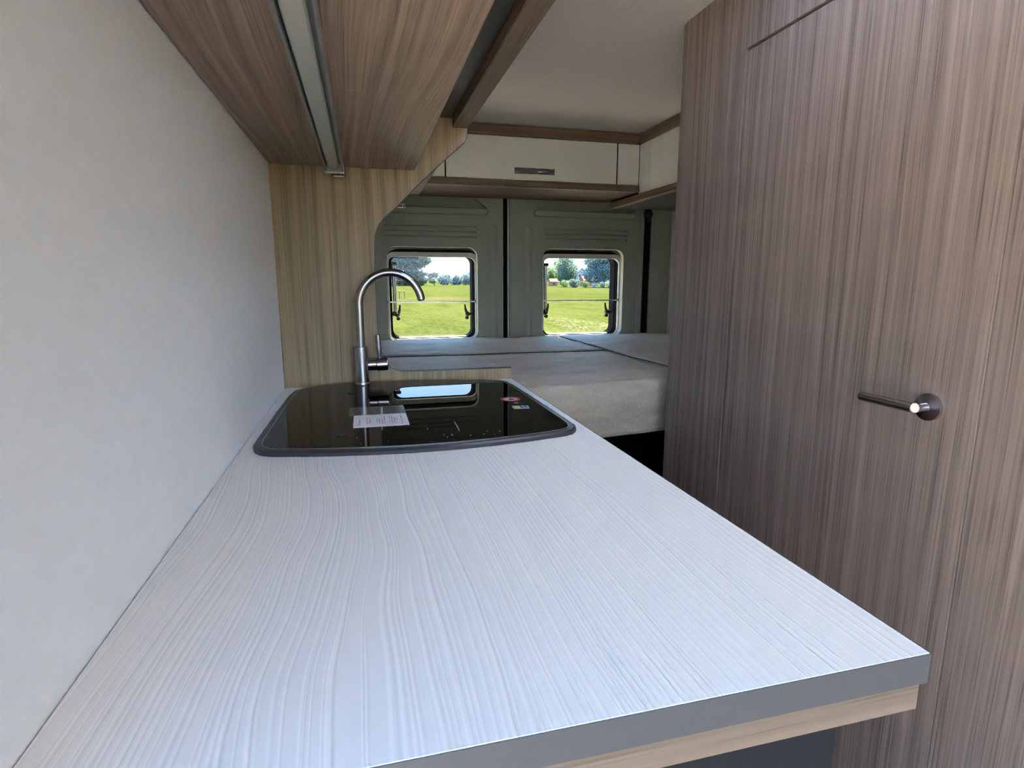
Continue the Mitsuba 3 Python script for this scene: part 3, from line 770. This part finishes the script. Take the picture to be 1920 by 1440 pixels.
put('door_3__handle', tube([(XB - 0.03, 0.70, -0.2), (XB - 0.03, 0.80, -0.2)], 0.008, 16), 'chrome', 40)
put('door_3__handle_rose', lathe([(0, 0), (0.022, 0), (0.022, 0.006), (0.008, 0.010), (0.008, 0.030), (0, 0.030)], (XB + 0.0025, 0.70, -0.2), (-1, 0, 0), 24), 'chrome', 40)

# ------------------------------------------------------------------ trees, shrubs and houses beyond the meadow


def foliage(rng, blobs, n, size):
    """n leaf clusters, two triangles each, spread through ellipsoid blobs (x, y, z, rx, ry, rz)."""
    w = np.array([b[3] * b[4] * b[5] for b in blobs]) ** (2 / 3)
    pick = rng.choice(len(blobs), n, p=w / w.sum())
    B = np.array(blobs)[pick]
    d = rng.normal(size=(n, 3))
    d /= np.linalg.norm(d, axis=1, keepdims=True)
    c = B[:, :3] + d * B[:, 3:] * (rng.uniform(0.55, 1.05, n)[:, None] ** 0.6)
    a = rng.normal(size=(n, 3))
    a /= np.linalg.norm(a, axis=1, keepdims=True)
    b = np.cross(a, d + 0.4 * rng.normal(size=(n, 3)))
    b /= np.maximum(np.linalg.norm(b, axis=1, keepdims=True), 1e-6)
    s = size * rng.uniform(0.6, 1.3, n)[:, None]
    v = np.stack([c - a * s, c - b * s * 0.7, c + a * s, c + b * s * 0.7], 1).reshape(-1, 3)
    k = np.arange(n)[:, None] * 4
    return trimesh.Trimesh(v, np.vstack([k + [0, 1, 2], k + [0, 2, 3]]), process=False)


def tree(name, x, y, h, w, mat, label, group=None, seed=0, shape='round', n=1600, cat='tree', trunk=True, size=None):
    rng = np.random.default_rng(100 + seed)
    base = np.array([x, y, ZG])
    bl = []
    if shape == 'round':
        for i in range(11):
            t = rng.uniform(0.22, 0.92)
            r = w * 0.5 * math.sqrt(max(0.05, 1 - ((t - 0.5) / 0.56) ** 2))
            a = rng.uniform(0, 6.28)
            o = r * 0.55
            q = r * 0.62
            bl.append((x + o * math.cos(a), y + o * math.sin(a), ZG + h * t, q, q, min(h * 0.17, q)))
        bl.append((x, y, ZG + h * 0.55, w * 0.36, w * 0.36, h * 0.40))
    elif shape == 'full':
        for i in range(26):
            t = rng.uniform(0.03, 0.95)
            r = w * 0.5 * (1 - 0.35 * t)
            a = rng.uniform(0, 6.28)
            o = r * rng.uniform(0.3, 0.8)
            q = r * 0.36
            bl.append((x + o * math.cos(a), y + o * math.sin(a), ZG + h * t, q * 1.25, q * 1.25, q * 0.55))
        bl.append((x, y, ZG + h * 0.5, w * 0.30, w * 0.30, h * 0.48))
    elif shape == 'cone':
        for i in range(14):
            t = i / 13
            r = w * 0.5 * (1 - t * 0.92)
            for k in range(3):
                a = rng.uniform(0, 6.28)
                bl.append((x + r * 0.5 * math.cos(a), y + r * 0.5 * math.sin(a), ZG + h * (0.08 + 0.88 * t), r * 0.6, r * 0.6, h * 0.045))
    else:
        for i in range(7):
            a = rng.uniform(0, 6.28)
            bl.append((x + w * 0.25 * math.cos(a), y + w * 0.2 * math.sin(a), ZG + h * rng.uniform(0.3, 0.62), w * 0.28, w * 0.25, h * 0.34))
        bl.append((x, y, ZG + h * 0.24, w * 0.3, w * 0.25, h * 0.26))
    m = foliage(rng, bl, n, size or max(0.10, 0.055 * w))
    key = name
    kk, i = key, 0
    while kk in labels:
        i += 1
        kk = f'{key}_{i:03d}'
    tag(kk, label, cat, group)
    put(kk + '__foliage', m, mat)
    if trunk:
        put(kk + '__trunk', tube([(x, y, ZG), (x + 0.02 * h, y, ZG + h * 0.35), (x, y, ZG + h * 0.75)], [h * 0.035, h * 0.024, h * 0.008], 8), 'bark', True)
    return kk


tree('tree', 14.0, 200, 18, 19, 'leaf_haze_blue', 'big tree with haze painted into its blue green leaves, filling the left of the left window', seed=1, shape='full', n=16000, size=0.36)
tree('tree', 24.6, 205, 4.4, 4.0, 'leaf_haze_blue', 'small tree just right of the big tree in the left window', seed=2, n=900)
wg = 'trees of the far wood in the left window'
ORD = ('first', 'second', 'third', 'fourth', 'fifth', 'sixth', 'seventh', 'eighth', 'ninth')
for i in range(9):
    tree('wood_tree', 30.4 + i * 2.25, 226 + (4.5 if i % 2 else -0.5), 4.5 + 0.8 * math.sin(i * 1.3 + 0.5) + (1.1 if i > 3 else 0), 4.3, 'leaf_haze_dark',
         f'dark conifer, {ORD[i]} from the left in the far wood of the left window', wg, seed=20 + i, n=900, shape='bush', size=0.26)
tree('tree', 53.8, 150, 8.9, 6.2, 'leaf_mid', 'round dark tree in the middle of the right window', seed=3, n=8000, size=0.17)
tree('tree', 59.0, 136, 9.4, 10.0, 'leaf_haze_dark', 'broad dark tree filling the right side of the right window', seed=4, n=12000, size=0.22)
tree('tree', 79.0, 236, 7.2, 6.0, 'leaf_green', 'pale green tree behind the orange shed in the right window', seed=5, n=1400)
tree('tree', 84.0, 240, 8.5, 7.0, 'leaf_mid', 'mid green tree between the orange shed and the round tree', seed=6, n=1400)
tree('tree', 99.5, 330, 14.5, 11.0, 'leaf_mid', 'distant tree on the skyline right of the round tree', seed=14, n=1400)
tree('shrub', 50.2, 140, 2.1, 2.2, 'leaf_green', 'light green shrub left of the dark bush in the right window', seed=7, shape='bush', n=700, cat='shrub', trunk=False)
tree('shrub', 51.2, 135.5, 2.5, 3.0, 'leaf_mid', 'dark rounded bush in the middle of the right window', seed=8, shape='bush', n=1000, cat='shrub', trunk=False)
tree('shrub', 52.3, 131.5, 1.9, 2.1, 'leaf_green', 'light green shrub right of the dark bush in the right window', seed=9, shape='bush', n=700, cat='shrub', trunk=False)
hg = 'shrubs of the low hedge'
for i in range(5):
    tree('hedge_shrub', 54.2 + i * 1.62, 130.0 - i * 0.5, 1.5 + 0.15 * math.sin(i * 2.1), 1.55, 'leaf_haze_dark', f'low dark shrub, {ORD[i]} from the left in the hedge under the broad dark tree', hg, seed=30 + i, shape='bush', n=450, cat='shrub', trunk=False)
tree('shrub', 54.3, 122, 1.25, 1.0, 'leaf_mid', 'small upright shrub at the right edge of the right window', seed=12, shape='bush', n=350, cat='shrub', trunk=False)


def house(name, x, y, w, d, hw, hr, wall, roof, label, gable_x=True, windows=()):
    tag(name, label, 'building')
    put(name + '__walls', cbox(x - w / 2, x + w / 2, y - d / 2, y + d / 2, ZG, ZG + hw, 0.02), wall)
    o = 0.25
    if gable_x:      # ridge runs along x
        p = [(y - d / 2 - o, ZG + hw - 0.1), (y + d / 2 + o, ZG + hw - 0.1), (y, ZG + hw + hr)]
        put(name + '__roof', ext(Polygon(p), x - w / 2 - o, x + w / 2 + o, 'yz'), roof)
    else:            # gable faces the camera
        p = [(x - w / 2, ZG + hw), (x + w / 2, ZG + hw), (x, ZG + hw + hr)]
        put(name + '__gable', ext(Polygon(p), y - d / 2, y + d / 2), wall)
        t = 0.18
        r = Polygon([(x - w / 2 - o, ZG + hw - 0.1), (x, ZG + hw + hr + 0.05), (x + w / 2 + o, ZG + hw - 0.1), (x + w / 2 + o, ZG + hw + t), (x, ZG + hw + hr + t + 0.2), (x - w / 2 - o, ZG + hw + t)])
        put(name + '__roof', ext(r, y - d / 2 - o, y + d / 2 + o), roof)
    for (ax, az, ww, wh) in windows:
        put(name + '__window', cbox(x + ax - ww / 2, x + ax + ww / 2, y - d / 2 - 0.04, y - d / 2 + 0.02, ZG + az, ZG + az + wh, 0.01), 'window_dark')


house('shed', 58.6, 175, 2.2, 2.4, 1.5, 0.9, 'brick_orange', 'roof_red', 'small orange brick shed at the left of the right window', windows=((0.0, 0.4, 0.5, 0.7),))
house('barn', 69.5, 172, 4.6, 4.0, 1.9, 1.3, 'brick_orange', 'roof_red', 'low barn with a red roof behind the bushes in the right window')
house('house', 96.5, 250, 4.2, 6.0, 5.0, 1.9, 'render_white', 'roof_slate', 'pale gabled house with a slate roof between the two trees', gable_x=False, windows=((-1.0, 3.3, 0.7, 1.0), (0.9, 3.3, 0.7, 1.0)))

bk = 'rail_bench'
tag(bk, 'weathered wooden bench rail standing in the meadow, seen past the tap', 'bench')
bx0, by0 = 3.60, 57.6
put(bk + '__top_plank', cbox(bx0 - 0.42, bx0 + 0.42, by0 - 0.15, by0 + 0.15, ZG + 0.66, ZG + 0.74, 0.01), 'weathered_wood')
for dx in (-0.12, 0.36):
    put(bk + '__post', cbox(bx0 + dx - 0.05, bx0 + dx + 0.05, by0 - 0.06, by0 + 0.06, ZG - 0.02, ZG + 0.66, 0.008), 'weathered_wood')
